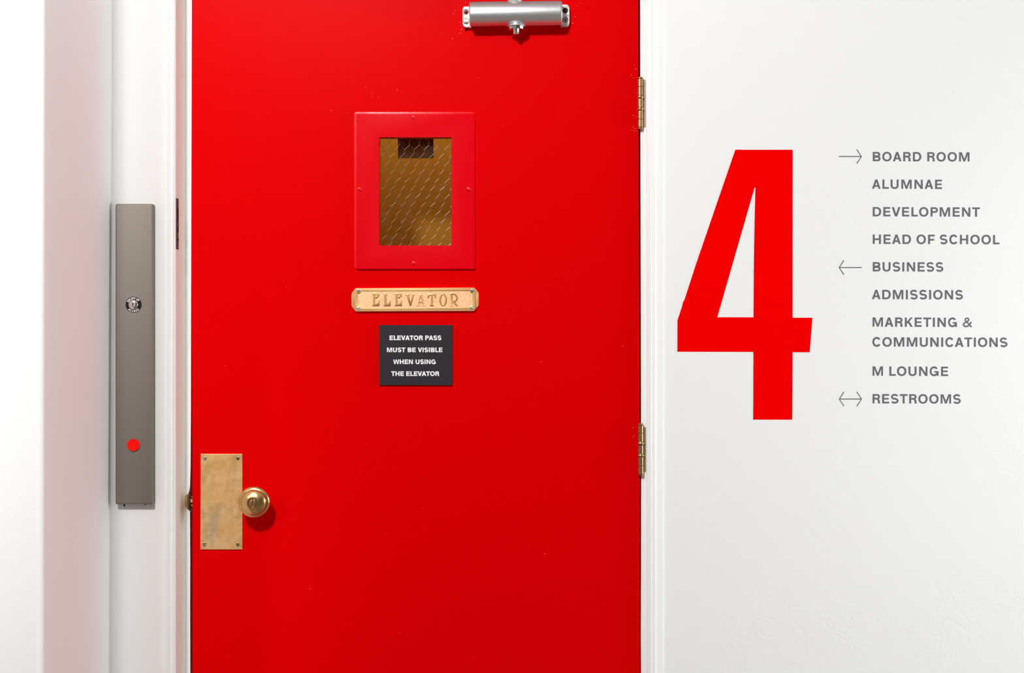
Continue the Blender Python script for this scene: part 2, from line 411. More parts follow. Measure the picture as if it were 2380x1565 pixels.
# raised frame: thin lip plate and the main plate
wf = empty('window_frame', P(963, 443, -.003)); wf.parent = door; wf.location = P(963, 443, -.003) - wloc(door)
def tilt(pts, cx, cy, deg):
    a = radians(deg); return [(cx + (x - cx) * cos(a) - (y - cy) * sin(a), cy + (x - cx) * sin(a) + (y - cy) * cos(a)) for x, y in pts]
lip = rrect(823.6, 261, 1102, 624.5, 4, 3)
bm = bmesh.new(); add_prism(bm, [pxl(lip, -.002), pxl(rect(880, 318, 1050, 572), -.002)], -.0028, .0005, .0018, 4); link('lip', bm, 'red_edge', wf, smooth=True)
main = rrect(828.4, 264.5, 1103.4, 625.6, 2.5, 3)
bm = bmesh.new(); add_prism(bm, [pxl(main, -.0045), pxl(rect(881.3, 319.2, 1049, 571), -.0045)], -.0058, -.0015, .0015, 3); link('front_plate', bm, 'red_frame', wf, smooth=True)
for cx, cy in ((961, 272.5), (961, 611), (834.8, 439), (1088.5, 439)):
    c = P(cx, cy, -.0058); bm = bmesh.new()
    add_lathe(bm, [(mm(5.2), 0.0002), (mm(4.8), -.0012), (mm(3.6), -.0024), (mm(2), -.003), (0, -.0032)], c, n=20)
    link('screw', bm, 'red_edge', wf, smooth=True)
# pane and the net of wire inside it
yg = .008
bm = bmesh.new(); add_prism(bm, [pxl(rect(878, 316, 1052, 575))], yg, yg + .006); pane = link('glass_pane', bm, 'glass', door, label='wired safety glass pane')
bm = bmesh.new()
yw = yg + .003
colw, roww, tw = 22.85, 18.95, 4.2
def node(c, r):
    x = 883.2 + (c + (0.5 if r % 2 else 0)) * colw + (r - 1) * .42
    y = 332.5 + r * roww + .55 * c * .4
    rr = random.Random(c * 97 + r * 13)
    return x + rr.uniform(-.9, .9), y + rr.uniform(-.8, .8)
def clipseg(a, b):
    (x0, y0), (x1, y1) = a, b
    t0, t1 = 0.0, 1.0
    for p_, q_ in ((-(x1-x0), x0-880.5), ((x1-x0), 1050-x0), (-(y1-y0), y0-318), ((y1-y0), 573-y0)):
        if abs(p_) < 1e-9:
            if q_ < 0: return None
        else:
            t = q_ / p_
            if p_ < 0: t0 = max(t0, t)
            else: t1 = min(t1, t)
    if t0 >= t1: return None
    return (x0 + (x1-x0)*t0, y0 + (y1-y0)*t0), (x0 + (x1-x0)*t1, y0 + (y1-y0)*t1)
def wire(a, b, r, y=None):
    s = clipseg(a, b)
    if s: add_tube(bm, P(*s[0], y or yw), P(*s[1], y or yw), r, 5)
for r in range(-2, 15):
    for c in range(-2, 10):
        x, y = node(c, r)
        for o_ in (-.55, .55):
            wire((x + o_, y - tw), (x - o_, y + tw), mm(.27))
        # from the foot of this twist to the heads of the twists below left and right
        for dc in ((0, 1) if r % 2 else (-1, 0)):
            x2, y2 = node(c + dc, r + 1)
            wire((x, y + tw), (x2, y2 - tw), mm(.31 if dc == (0 if r % 2 else -1) else .26))
wn = link('wire_net', bm, 'wire', pane, label='hexagonal wire net inside the glass', kind='stuff')

# knob plate and knob
kp = empty('knob_plate', P(514.5, 1167)); kp.parent = door; kp.location = P(514.5, 1167) - wloc(door)
bm = bmesh.new(); add_prism(bm, [pxl([(466.3, 1055.4), (563, 1055.4), (562.8, 1278), (465.6, 1278)], -.0025)], -.003, .0002, .0008, 2); link('plate', bm, 'brass', kp)
def slotted(parent, cx, cy, y, r_px, ang, mat, proud=.0016, name='screw', slot=.16):
    c = P(cx, cy, y); r = mm(r_px); bm = bmesh.new()
    add_lathe(bm, [(r, .0004), (r, -proud * .35), (r * .97, -proud * .4), (0, -proud * .4)], c, n=20)
    for s in (0, 1):
        pts = []
        t0 = math.asin(slot)
        for i in range(11):
            t = t0 + (pi - 2 * t0) * i / 10
            pts.append((r * cos(t), r * sin(t) if s == 0 else -r * sin(t)))
        a = radians(ang)
        pts = [(c.x + x * cos(a) - z * sin(a), c.z + x * sin(a) + z * cos(a)) for x, z in pts]
        add_prism(bm, [pts], y - proud, y - proud * .35, min(proud * .5, r * .22), 2)
    return link(name, bm, mat, parent, smooth=True)
for cx, cy, a in ((475.6, 1066, -25), (553, 1065.5, 60), (475.6, 1265.6, 5), (552.5, 1266, 40)):
    slotted(kp, cx, cy, -.003, 4.2, a, 'screw')
ax = P(599.5, 1162, 0)
kn = empty('door_knob', (ax.x, 0, ax.z)); kn.parent = door; kn.location = Vector((ax.x, 0, ax.z)) - wloc(door)
rs = (D - .045) / D / PPM
bm = bmesh.new(); add_lathe(bm, [(mm(20), .001), (mm(20), -.004), (mm(17), -.006), (mm(9), -.0065), (mm(9), -.036)], (ax.x, 0, ax.z), n=40); link('neck', bm, 'brass_polished', kn, smooth=True)
prof = [(mm(9), -.034), (mm(14), -.0345), (mm(24), -.0365), (36.4 * rs * .94, -.0405), (36.4 * rs, -.0435), (36.4 * rs, -.0450), (36.4 * rs * .985, -.0462), (34 * rs, -.0476), (31.0 * rs, -.0492), (29.9 * rs, -.0494), (29.5 * rs, -.0485), (29.2 * rs, -.0486),
        (29.0 * rs, -.0535), (28.2 * rs, -.0555), (26 * rs, -.0571), (22 * rs, -.0592), (17 * rs, -.0611), (12.5 * rs, -.0622), (11.0 * rs, -.0622), (10.4 * rs, -.0612), (10.2 * rs, -.0580), (0, -.0578)]
bm = bmesh.new(); add_lathe(bm, prof, (ax.x, 0, ax.z), n=64); link('knob_head', bm, 'brass_polished', kn, smooth=True)
bm = bmesh.new(); r = 8.4 * rs
add_lathe(bm, [(r, -.0575), (r, -.0598), (0, -.0598)], (ax.x, 0, ax.z), n=28)
for s in (0, 1):
    pts = []
    t0 = math.asin(.2)
    for i in range(13):
        t = t0 + (pi - 2*t0) * i / 12; pts.append((ax.x + (r * sin(t)) * (1 if s else -1), ax.z + r * cos(t)))
    add_prism(bm, [pts], -.0612, -.0597, .0005, 2)
link('screw', bm, 'brass_polished', kn, smooth=True, label='slotted brass screw in the knob centre')
# latch bolt in the gap
lb = bmesh.new(); a = P(442.5, 1160, .003); b = P(449.5, 1168.5, .003)
add_box(lb, (a.x, .003, b.z), (b.x, .03, a.z)); link('latch_bolt', lb, 'chrome', door)
lb = bmesh.new(); a = P(444, 1153.5, .004); b = P(449.5, 1177.5, .004)
add_box(lb, (a.x, .004, P(0, 1156, .004).z), (b.x, .03, a.z)); add_box(lb, (a.x, .004, b.z), (b.x, .03, P(0, 1173, .004).z)); link('latch_guide', lb, 'brass_polished', door)

# hinges
def hinge(name, cx, lean, ys, rings, leafy, leafx):
    """ys: py marks of the knuckle joints; rings: which spans are bearing rings"""
    h = empty(name, P(cx, (ys[0] + ys[-1]) / 2, -.005)); h.parent = door; h.location = P(cx, (ys[0] + ys[-1]) / 2, -.005) - wloc(door)
    yk = -.0062
    for i in range(len(ys) - 1):
        f = ((ys[i] + ys[i+1]) / 2 - ys[0]) / (ys[-1] - ys[0]); c = P(cx + lean * f, 0, yk)
        z1, z0 = P(0, ys[i], yk).z, P(0, ys[i+1], yk).z
        kind = rings[i]; bm = bmesh.new()
        r = mm({'k': 6.9, 'r': 8.0, 'c': 7.0}[kind]); b = .0005; hh = z1 - z0
        if kind == 'r': pf = [(0, 0), (r * .86, 0), (r, hh * .28), (r, hh * .72), (r * .86, hh), (0, hh)]
        elif kind == 'c': pf = [(0, 0), (r * .8, 0), (r, hh * .35), (r, hh * .65), (r * .8, hh), (0, hh)]
        else: pf = [(0, .0002), (r - b, .0002), (r, b + .0002), (r, hh - b - .0002), (r - b, hh - .0002), (0, hh - .0002)]
        add_lathe(bm, pf, (c.x, c.y, z0), 'z', 20)
        link({'k': 'knuckle', 'r': 'bearing_ring', 'c': 'pin_cap'}[kind], bm, 'brass_hinge', h, smooth=True)
    bm = bmesh.new(); add_prism(bm, [pxl([(1487, leafy[0]), (leafx[0], leafy[0]), (leafx[1], leafy[1]), (1487, leafy[1])])], -.0018, -.0002, .0004, 1); link('leaf', bm, 'hinge_leaf', h)
    return h
hinge('hinge', 1487.6, .3, [179.5, 184, 202.3, 222.3, 229.6, 250.4, 257, 277.3, 296.2, 301], 'ckkrkrkkc', (186, 296), (1500.3, 1500.6))
hinge('hinge', 1488.6, .8, [984.3, 989.3, 1007, 1027.3, 1035.2, 1056, 1062.6, 1082.8, 1102.8, 1105.8], 'ckkrkrkkc', (993, 1097), (1500.8, 1501.2))

# strike plate with its curled brass lip, on the jamb
sp = empty('strike_plate', P(434, 1167), 'small brass strike plate lip on the white jamb beside the latch', 'strike plate')
bm = bmesh.new()
outl = [(434.5, 1148.5), (431.6, 1152), (430.7, 1158), (430.6, 1170), (431.2, 1177), (433.5, 1182.5), (437.5, 1184.5), (439.5, 1184), (439.5, 1149)]
add_prism(bm, [pxl(outl)], -.0016, -.0003, .0006, 2); link('lip', bm, 'brass_polished', sp, smooth=True)
bm = bmesh.new(); add_prism(bm, [pxl([(436, 1150), (440, 1150), (440.5, 1183.5), (436.5, 1183.5)])], -.0021, -.0012, .0003, 1); link('curl', bm, 'gap_dark', sp, label='dark inner curl of the lip')
# dark catch plate in the reveal
cp = empty('catch_plate', Vector((XR, -.075, P(0, 520, -.08).z)), 'dark narrow metal catch plate let into the white door reveal', 'catch plate')
za, zb = P(0, 460, -.084).z, P(0, 579, -.084).z
bm = bmesh.new(); add_box(bm, (XR - .001, -.0835, zb), (XR + .0008, -.0605, za)); link('plate', bm, 'dark_metal', cp)
for f0, f1 in ((.19, .50), (.55, .66), (.78, .84)):
    bm = bmesh.new(); add_box(bm, (XR + .0006, -.0700, za + (zb - za) * f1), (XR + .0013, -.0635, za + (zb - za) * f0)); link('slot', bm, 'black', cp)
bm = bmesh.new(); add_box(bm, (XR + .0007, -.0675, za + (zb - za) * .535), (XR + .0022, -.061, za + (zb - za) * .48)); link('catch', bm, 'screw_bright', cp, label='small bright catch tooth')

# ------------------------------------------------------------ behind the door: hoistway and car
bm = bmesh.new()
add_box(bm, (-.75, .75, 0), (.4, .8, H)); add_box(bm, (-.8, .08, 0), (-.75, .8, H)); add_box(bm, (.4, .08, 0), (.45, .8, H))
link('wall_shaft', bm, 'shaft', label='elevator hoistway walls behind the red door', cat='wall', kind='structure')
yc = .30
car = empty('elevator_car_door', Vector((P(965, 0, yc).x, yc, 0)), 'ochre elevator car door seen through the wired glass', 'door')
bm = bmesh.new()
vx0, vz1 = P(924.5, 296, yc).x, P(924.5, 296, yc).z; vx1, vz0 = P(1007.5, 368, yc).x, P(1007.5, 368, yc).z
add_prism(bm, [[(-.62, 2.1), (.28, 2.1), (.28, .02), (-.62, .02)], [(vx0, vz1), (vx1, vz1), (vx1, vz0), (vx0, vz0)]], yc, yc + .03); link('panel', bm, 'ochre', car)
bm = bmesh.new(); add_box(bm, (vx0 - .005, yc + .014, vz0 - .005), (vx1 + .005, yc + .018, vz1 + .005)); link('window', bm, 'brown_dark', car, label='dark brown rectangular pane in the car door')

# ------------------------------------------------------------ door closer
cl = empty('door_closer', P(1199, 40, 0), 'silver tubular door closer mounted at the top of the red door', 'door closer')
T = -0.75   # slight tilt, degrees in the picture
def ct(pts): return tilt(pts, 1199, 34, T)
# base
bm = bmesh.new(); add_prism(bm, [pxl(ct(rect(1093, 10, 1305, 57)), -.005)], -.012, 0, .001, 2); link('mounting_base', bm, 'alu', cl)
# barrel: a full round bar with bevelled ends
yb = -.0305; rb = .0243
a = P(*ct([(1091.2, 31.5)])[0], yb); b = P(*ct([(1306.2, 31.5)])[0], yb)
bm = bmesh.new(); ax_ = (b - a).normalized(); up = Vector((0, 0, 1)); side = ax_.cross(up).normalized(); up = side.cross(ax_)
n = 56; Ln = (b - a).length; rr_ = []
for s, r in ((0, .6), (0, .88), (.0008, .955), (.002, .99), (.0035, 1), (Ln - .0035, 1), (Ln - .002, .99), (Ln - .0008, .955), (Ln, .88), (Ln, .6)):
    rr_.append([bm.verts.new(a + ax_ * s + (side * cos(2*pi*i/n) + up * sin(2*pi*i/n)) * rb * r) for i in range(n)])
for r0, r1 in zip(rr_, rr_[1:]):
    for i in range(n): bm.faces.new([r0[i], r0[(i+1) % n], r1[(i+1) % n], r1[i]])
bm.faces.new(rr_[0]); bm.faces.new(rr_[-1])
link('barrel', bm, 'alu', cl, smooth=True)
# end brackets with their holes
yf = -.0115
def cdisc(px, py, r, n=22): return circ(px, py, r, n)
lbk = [(1077.5, 16.2), (1080, 15.4), (1094, 14.8), (1095, 63.5), (1081, 62.6), (1077.6, 60), (1075.6, 56), (1075.6, 20)]
bm = bmesh.new(); add_prism(bm, [pxl(lbk, yf), pxl(cdisc(1083.6, 28, 6.7), yf), pxl(cdisc(1083.8, 49.8, 6.9), yf)], yf, 0, .0008, 2); link('end_bracket', bm, 'alu_bracket', cl, smooth=True)
rbk = [(1303, 11), (1317, 10.6), (1321, 12.6), (1323.2, 17), (1323.8, 36), (1323.2, 54), (1321.2, 59.6), (1317, 60.6), (1303.6, 60.6)]
bm = bmesh.new(); add_prism(bm, [pxl(rbk, yf), pxl(cdisc(1313.8, 24.6, 6.9), yf), pxl(cdisc(1314.1, 46, 6.9), yf)], yf, 0, .0008, 2); link('end_bracket', bm, 'alu_bracket', cl, smooth=True)
bm = bmesh.new(); c = P(1083.6, 28, yf)
add_lathe(bm, [(mm(6.7), .0002), (mm(3.6), .0042), (mm(3.5), .0105)], c, n=22); link('countersink', bm, 'alu_bracket', cl, smooth=True)
slotted(cl, 1083.8, 49.8, yf + .0008, 6.6, 90, 'screw', .0014)
bm = bmesh.new(); c = P(1313.8, 24.6, yf); add_lathe(bm, [(mm(6.9), .0006), (mm(5.6), .0030), (mm(2.2), .0070), (0, .0085)], c, n=22); link('plug', bm, 'dark_metal', cl, smooth=True, label='dark recessed plug')
# recessed cross head screw
bm = bmesh.new(); c = P(1314.1, 46, yf); add_lathe(bm, [(mm(6.9), .004), (0, .004)], c, n=22); link('recess', bm, 'black', cl)
bm = bmesh.new(); c = P(1314.1, 46, yf)
cr = []
for k in range(4):
    t = radians(90 * k + 45)
    for dx, dy in ((-.22, .75), (.22, .75), (.22, .22)):
        x, z = dx, dy
        cr.append((c.x + mm(3.6) * (x * cos(-t) - z * sin(-t)), c.z + mm(3.6) * (x * sin(-t) + z * cos(-t))))
add_prism(bm, [[(c.x + mm(5.5) * cos(2*pi*i/20), c.z + mm(5.5) * sin(2*pi*i/20)) for i in range(20)], cr], yf + .0005, yf + .0035); link('screw', bm, 'screw_bright', cl, label='cross head screw')
# spindle below the barrel
sx = P(1199.6, 0, yb).x
def zz(py): return P(0, py, yb).z
bm = bmesh.new(); add_lathe(bm, [(0, zz(62.3)), (mm(20.5), zz(62.3)), (mm(21), zz(61.6)), (mm(20.5), zz(59.3)), (mm(17), zz(58)), (mm(15), zz(50))], (sx, yb, 0), 'z', 40); link('washer', bm, 'alu', cl, smooth=True)
bm = bmesh.new(); add_lathe(bm, [(0, zz(69.5)), (mm(17.2), zz(69.5)), (mm(18.2), zz(68.6)), (mm(18.2), zz(62.4)), (0, zz(62.4))], (sx, yb, 0), 'z', 12); link('ring_nut', bm, 'chrome', cl)
bm = bmesh.new(); add_lathe(bm, [(0, zz(80.6)), (mm(5.2), zz(80.6)), (mm(6.6), zz(79)), (mm(6.9), zz(69.6))], (sx, yb, 0), 'z', 8, radians(22.5)); link('spindle', bm, 'chrome', cl)
bm = bmesh.new(); add_lathe(bm, [(mm(15), zz(12)), (mm(17.5), zz(5.5)), (mm(18), zz(3)), (mm(17), zz(1.5)), (mm(11), zz(0)), (mm(10), zz(-14)), (0, zz(-14))], (P(1197, 0, yb).x, yb, 0), 'z', 32); link('top_spindle', bm, 'alu_bracket', cl, smooth=True)

# ------------------------------------------------------------ key switch panel
pn = empty('key_switch_panel', P(312, 824, YW), 'tall brushed steel switch panel on the narrow wall left of the door', 'switch panel')
yp = YW - .0185
bm = bmesh.new()
add_prism(bm, [pxl(rrect(268, 474, 354.8, 1173, 3.2, 4), yp)], yp, YW, .0031, 4); link('cover', bm, 'steel', pn, smooth=True)
kc = (310.5, 708.5)
bm = bmesh.new(); c = P(*kc, yp); rr = lambda px: px * (D + yp) / D / PPM
add_lathe(bm, [(rr(18.6), .0003), (rr(18.6), -.0003), (rr(18.2), -.0006), (rr(11), -.0006)], c, n=48); ring = link('legend_ring', bm, 'black_print', pn)
bm = bmesh.new()
# domed key cylinder with a real keyhole
key = [(-.5, 4.6), (.2, 5.0), (1.0, 4.6), (.9, 1.2), (1.3, .2), (.6, -.8), (.7, -4.2), (0, -5.2), (-.9, -4.4), (-.8, -1.2), (-1.5, .2), (-.8, 1.4)]
keyl = [(c.x + rr(a_), c.z + rr(b_)) for a_, b_ in key]
add_prism(bm, [[(c.x + rr(6) * cos(2*pi*i/24), c.z + rr(6) * sin(2*pi*i/24)) for i in range(24)], keyl], yp - .0062, yp - .0030, 0)
add_lathe(bm, [(rr(6), -.0062), (rr(8), -.0058), (rr(10), -.0048), (rr(11.3), -.0034), (rr(11.8), -.0018), (rr(11.8), .0002)], c, n=48)
link('lock_cylinder', bm, 'chrome', pn, smooth=True)
bm = bmesh.new(); add_prism(bm, [[(c.x + rr(5.9) * cos(2*pi*i/24), c.z + rr(5.9) * sin(2*pi*i/24)) for i in range(24)]], yp - .0030, yp - .0025); link('keyhole', bm, 'black', pn)
c2 = P(310.6, 1034.8, yp)
bm = bmesh.new(); add_lathe(bm, [(rr(15.8), .0002), (rr(15.8), -.0012), (rr(15.4), -.0016), (rr(14.5), -.0016), (rr(14.4), .0002)], c2, n=48); link('button_ring', bm, 'steel', pn, smooth=True)
bm = bmesh.new(); add_lathe(bm, [(rr(14.2), .0002), (rr(14.2), -.0030), (rr(13.7), -.0034), (0, -.0034)], c2, n=48); link('button', bm, 'button', pn, smooth=True, label='round red push button')
for px, ln in ((289, 4.4), (338, 1.3)):
    bm = bmesh.new(); cc = P(px, 1173, YW - .009); add_lathe(bm, [(mm(2), .001), (mm(2), -mm(ln)), (0, -mm(ln))], cc, 'z', 12); link('set_screw', bm, 'black_print', pn)

# ------------------------------------------------------------ letters drawn from strokes
def stroke(pts, wd, cap0=None, cap1=None):
    """polyline -> outline; wd number or function of index fraction -> full width"""
    n = len(pts); L, Rr = [], []
    for i, p in enumerate(pts):
        a = pts[max(i-1, 0)]; b = pts[min(i+1, n-1)]
        dx, dy = b[0]-a[0], b[1]-a[1]; l = sqrt(dx*dx+dy*dy) or 1
        k = (wd(i/(n-1)) if callable(wd) else wd) / 2
        L.append((p[0] - dy/l*k, p[1] + dx/l*k)); Rr.append((p[0] + dy/l*k, p[1] - dx/l*k))
    return L + Rr[::-1]
def arc(cx, cy, rx, ry, a0, a1, n=14, p=2.0):
    out = []
    for i in range(n+1):
        t = radians(a0 + (a1-a0)*i/n); c, s = cos(t), sin(t)
        out.append((cx + rx * math.copysign(abs(c)**(2/p), c), cy + ry * math.copysign(abs(s)**(2/p), s)))
    return out
WID = dict(A=.93, B=.84, C=.93, D=.905, E=.755, F=.705, G=.955, H=.875, I=.21, K=.87, L=.685, M=1.115, N=.89, O=1.0, P=.785, R=.815, S=.84, T=.835, U=.86, V=.93, W=1.33)
WID['&'] = 1.0
LSB = dict(A=.02, B=.12, C=.072, D=.12, E=.12, F=.12, G=.072, H=.12, I=.12, K=.12, L=.12, M=.12, N=.12, O=.072, P=.12, R=.12, S=.06, T=.03, U=.115, V=.02, W=.02)
RSB = dict(A=.02, B=.07, C=.05, D=.072, E=.085, F=.03, G=.105, H=.12, I=.12, K=.02, L=.02, M=.12, N=.12, O=.072, P=.03, R=.06, S=.06, T=.03, U=.115, V=.02, W=.02)
LSB['&'] = .06; RSB['&'] = .03
def glyph(ch, w):
    """list of pieces; each a list of loops (outer, holes); cap height 1"""
    W = WID[ch] + (w - .21) * (.35 if ch not in 'I' else 1); t = w * .86
    if ch == 'I': return [[[(0,0),(w,0),(w,1),(0,1)]]]
    if ch == 'E': return [[[(0,0),(W,0),(W,t),(w,t),(w,.5-t*.45),(W*.94,.5-t*.45),(W*.94,.5+t*.5),(w,.5+t*.5),(w,1-t),(W*.985,1-t),(W*.985,1),(0,1)]]]
    if ch == 'F': return [[[(0,0),(w,0),(w,.46-t*.5),(W*.94,.46-t*.5),(W*.94,.46+t*.5),(w,.46+t*.5),(w,1-t),(W,1-t),(W,1),(0,1)]]]
    if ch == 'L': return [[[(0,0),(W,0),(W,t),(w,t),(w,1),(0,1)]]]
    if ch == 'H': return [[[(0,0),(w,0),(w,.5-t/2),(W-w,.5-t/2),(W-w,0),(W,0),(W,1),(W-w,1),(W-w,.5+t/2),(w,.5+t/2),(w,1),(0,1)]]]
    if ch == 'T': return [[[(W/2-w/2,0),(W/2+w/2,0),(W/2+w/2,1-t),(W,1-t),(W,1),(0,1),(0,1-t),(W/2-w/2,1-t)]]]
    if ch == 'V':
        k = w * 1.07; return [[[(W/2-k*.52,0),(W/2+k*.52,0),(W,1),(W-k*1.05,1),(W/2,k*1.25),(k*1.05,1),(0,1)]]]
    if ch == 'A':
        k = w * 1.05; y0, y1 = .21, .21 + t
        s = (W/2 - k*.5) ; f = lambda y: s * y            # outer left edge x at height y
        g_ = lambda y: k*1.05 + (W/2 - k*1.05) * y / (1 - k*1.15)   # inner left edge
        return [[[(0,0),(k*1.05,0),(g_(y0),y0),(W-g_(y0),y0),(W-k*1.05,0),(W,0),(W/2+k*.5,1),(W/2-k*.5,1)],
                 [(g_(y1),y1),(W/2,1-k*1.15),(W-g_(y1),y1)]]]
    if ch == 'N': return [[[(0,0),(w*.95,0),(w*.95,.68),(W-w*1.08,0),(W,0),(W,1),(W-w*.95,1),(W-w*.95,.32),(w*1.08,1),(0,1)]]]
    if ch == 'M': return [[[(0,0),(w*.92,0),(w*.92,.74),(W/2-w*.42,0),(W/2+w*.42,0),(W-w*.92,.74),(W-w*.92,0),(W,0),(W,1),(W-w*1.35,1),(W/2,.30),(w*1.35,1),(0,1)]]]
    if ch == 'W':
        k = w * .98; q = W * .27
        return [[[(q-k*.5,0),(q+k*.45,0),(W/2,.72),(W-q-k*.45,0),(W-q+k*.5,0),(W,1),(W-k,1),(W-q,.30),(W/2+k*.48,1),(W/2-k*.48,1),(q,.30),(k,1),(0,1)]]]
    if ch == 'K': return [[[(0,0),(w,0),(w,.30),(w+.13,.44),(W-w*1.22,0),(W,0),(w+.27,.58),(W-.03,1),(W-w*1.25,1),(w,.53),(w,1),(0,1)]]]
    if ch == 'O': return [[arc(W/2,.5,W/2,.515,0,360,36,2.15)[:-1], arc(W/2,.5,W/2-w,.515-t,0,360,36,2.1)[:-1]]]
    if ch == 'D':
        o = [(0,0)] + arc(W-.47,.5,.47,.5,-90,90,18,2.2) + [(0,1)]
        i = [(w,t)] + arc(W-.47,.5,.47-w,.5-t,-90,90,18,2.15) + [(w,1-t)]
        return [[o, i]]
    if ch == 'U':
        r = .36
        o = [(0,1)] + arc(W/2,r,W/2,r+.015,180,360,18,2.2) + [(W,1),(W-w,1)] + arc(W/2,r,W/2-w,r+.015-t,360,180,18,2.1) + [(w,1)]
        return [[o]]
    if ch in 'PR':
        m_ = .40 if ch == 'P' else .42; Wb = W if ch == 'P' else W * .97; rr2 = (1-m_)/2
        o = [(0,0),(w,0),(w,m_)] + arc(Wb-rr2,m_+rr2,rr2,rr2,-90,90,14,2.1) + [(0,1)]
        i = [(w,m_+t)] + arc(Wb-rr2,m_+rr2,rr2-w*.97,rr2-t,-90,90,14,2.1) + [(w,1-t)]
        ps = [[o, i]]
        if ch == 'R':
            ps.append([[(Wb*.45,.50),(Wb*.66,.50),(Wb*.84,.45),(Wb*.95,.385),(Wb*.985,.28),(Wb*.985,.12),(W,.03),(W,0),(W-w*1.08,0),(W-w*1.17,.06),(W-w*1.17,.24),(W-w*1.22,.32),(W-w*1.42,.38),(Wb*.52,.40),(Wb*.45,.40)]])
        return ps
    if ch == 'B':
        mid = .52; rl = mid/2 + t*.1; ru = (1-mid+t*.4)/2
        yl = rl; yu = 1-ru; Wu = W*.955
        o = [(0,0)] + arc(W-rl,yl,rl,rl,-90,62,12,2.1) + arc(Wu-ru,yu,ru,ru,-50,90,12,2.1) + [(0,1)]
        i1 = [(w,t)] + arc(W-rl,yl,rl-w,max(rl-t,.02),-90,90,10,2.1) + [(w,2*yl-t)]
        top0 = max(1-2*ru+t, 2*yl-t+t*.82)
        hu = (1-t-top0)/2
        i2 = [(w,top0)] + arc(Wu-ru,top0+hu,ru-w,hu,-90,90,10,2.1) + [(w,1-t)]
        return [[o, i1, i2]]
    if ch == 'C': return [[stroke(arc(W/2+.01,.5,W/2-w/2,.515-t/2,34,326,30,2.15), w*.97)]]
    if ch == 'G':
        ps = [[stroke(arc(W/2,.5,W/2-w/2,.515-t/2,38,335,30,2.1), w*.93)]]
        ps.append([[(W*.52,.36),(W,.36),(W,.36+t*.9),(W*.52,.36+t*.9)]])
        ps.append([[(W-w*.66,0),(W,0),(W,.37),(W-w*1.0,.37),(W-w*1.0,.16)]])
        return ps
    if ch == 'S':
        ry = (1.03-t)/4; rx = W/2 - w/2
        a_ = arc(W/2, 1.015-t/2-ry, rx*.95, ry, 22, 262, 18, 2.1)
        b_ = arc(W/2, -.015+t/2+ry, rx, ry*1.0, 82, -158, 18, 2.1)
        return [[stroke(a_ + b_, w*.92)]]
    if ch == '&':
        def smooth(q, n=5):
            q = [q[0]] + q + [q[-1]]; o = []
            for i in range(1, len(q) - 2):
                for k in range(n):
                    f = k / n; p0, p1, p2, p3 = q[i-1:i+3]
                    o.append(tuple(.5*((2*p1[j]) + (-p0[j]+p2[j])*f + (2*p0[j]-5*p1[j]+4*p2[j]-p3[j])*f*f + (-p0[j]+3*p1[j]-3*p2[j]+p3[j])*f**3) for j in (0, 1)))
            return o + [q[-2]]
        a_ = [(W*.95,.0),(W*.60,.37),(W*.31,.68)]
        c_ = smooth([(W*.31,.68),(W*.27,.80),(W*.33,.91),(W*.46,.945),(W*.60,.90),(W*.65,.78),(W*.58,.66),(W*.42,.565)])
        b_ = smooth([(W*.42,.565),(W*.18,.43),(W*.09,.27),(W*.16,.12),(W*.34,.06),(W*.55,.11),(W*.74,.27),(W*.92,.55)])
        return [[stroke(a_, w*.72)], [stroke(c_, w*.68)], [stroke(b_, w*.76)]]
GC = {}
def line_layout(text, x0, x1, cap, wt, space=.36):
    """left x of every letter so that the line runs from x0 to x1"""
    sc = cap; wid = lambda c: (WID[c] + (wt - .21) * (.35 if c != 'I' else 1)) * sc
    tot = 0; gaps = 0; prev = None; xs = []
    for ch in text:
        if ch == ' ':
            tot += space * sc; gaps += 1; continue
        if prev: tot += LSB[ch] * sc; gaps += 1
        xs.append((ch, tot, gaps)); tot += wid(ch)
        last = tot; lg = gaps
        tot += RSB[ch] * sc; prev = ch
    tr = ((x1 - x0) - last) / max(lg, 1)
    return [(ch, x0 + t + tr * g2) for ch, t, g2 in xs]
def add_glyph(bm, ch, wt, px, py_base, cap, y, thick, xf=None, bev=0):
    for k, piece in enumerate(glyph(ch, wt)):
        loops = []
        for lp in piece:
            pts = [(px + u * cap, py_base - v * cap) for u, v in lp]
            if xf: pts = [xf(*p_) for p_ in pts]
            loops.append(pxl(pts, y))
        add_prism(bm, loops, y - thick - .00003 * k, y + .0001, bev)

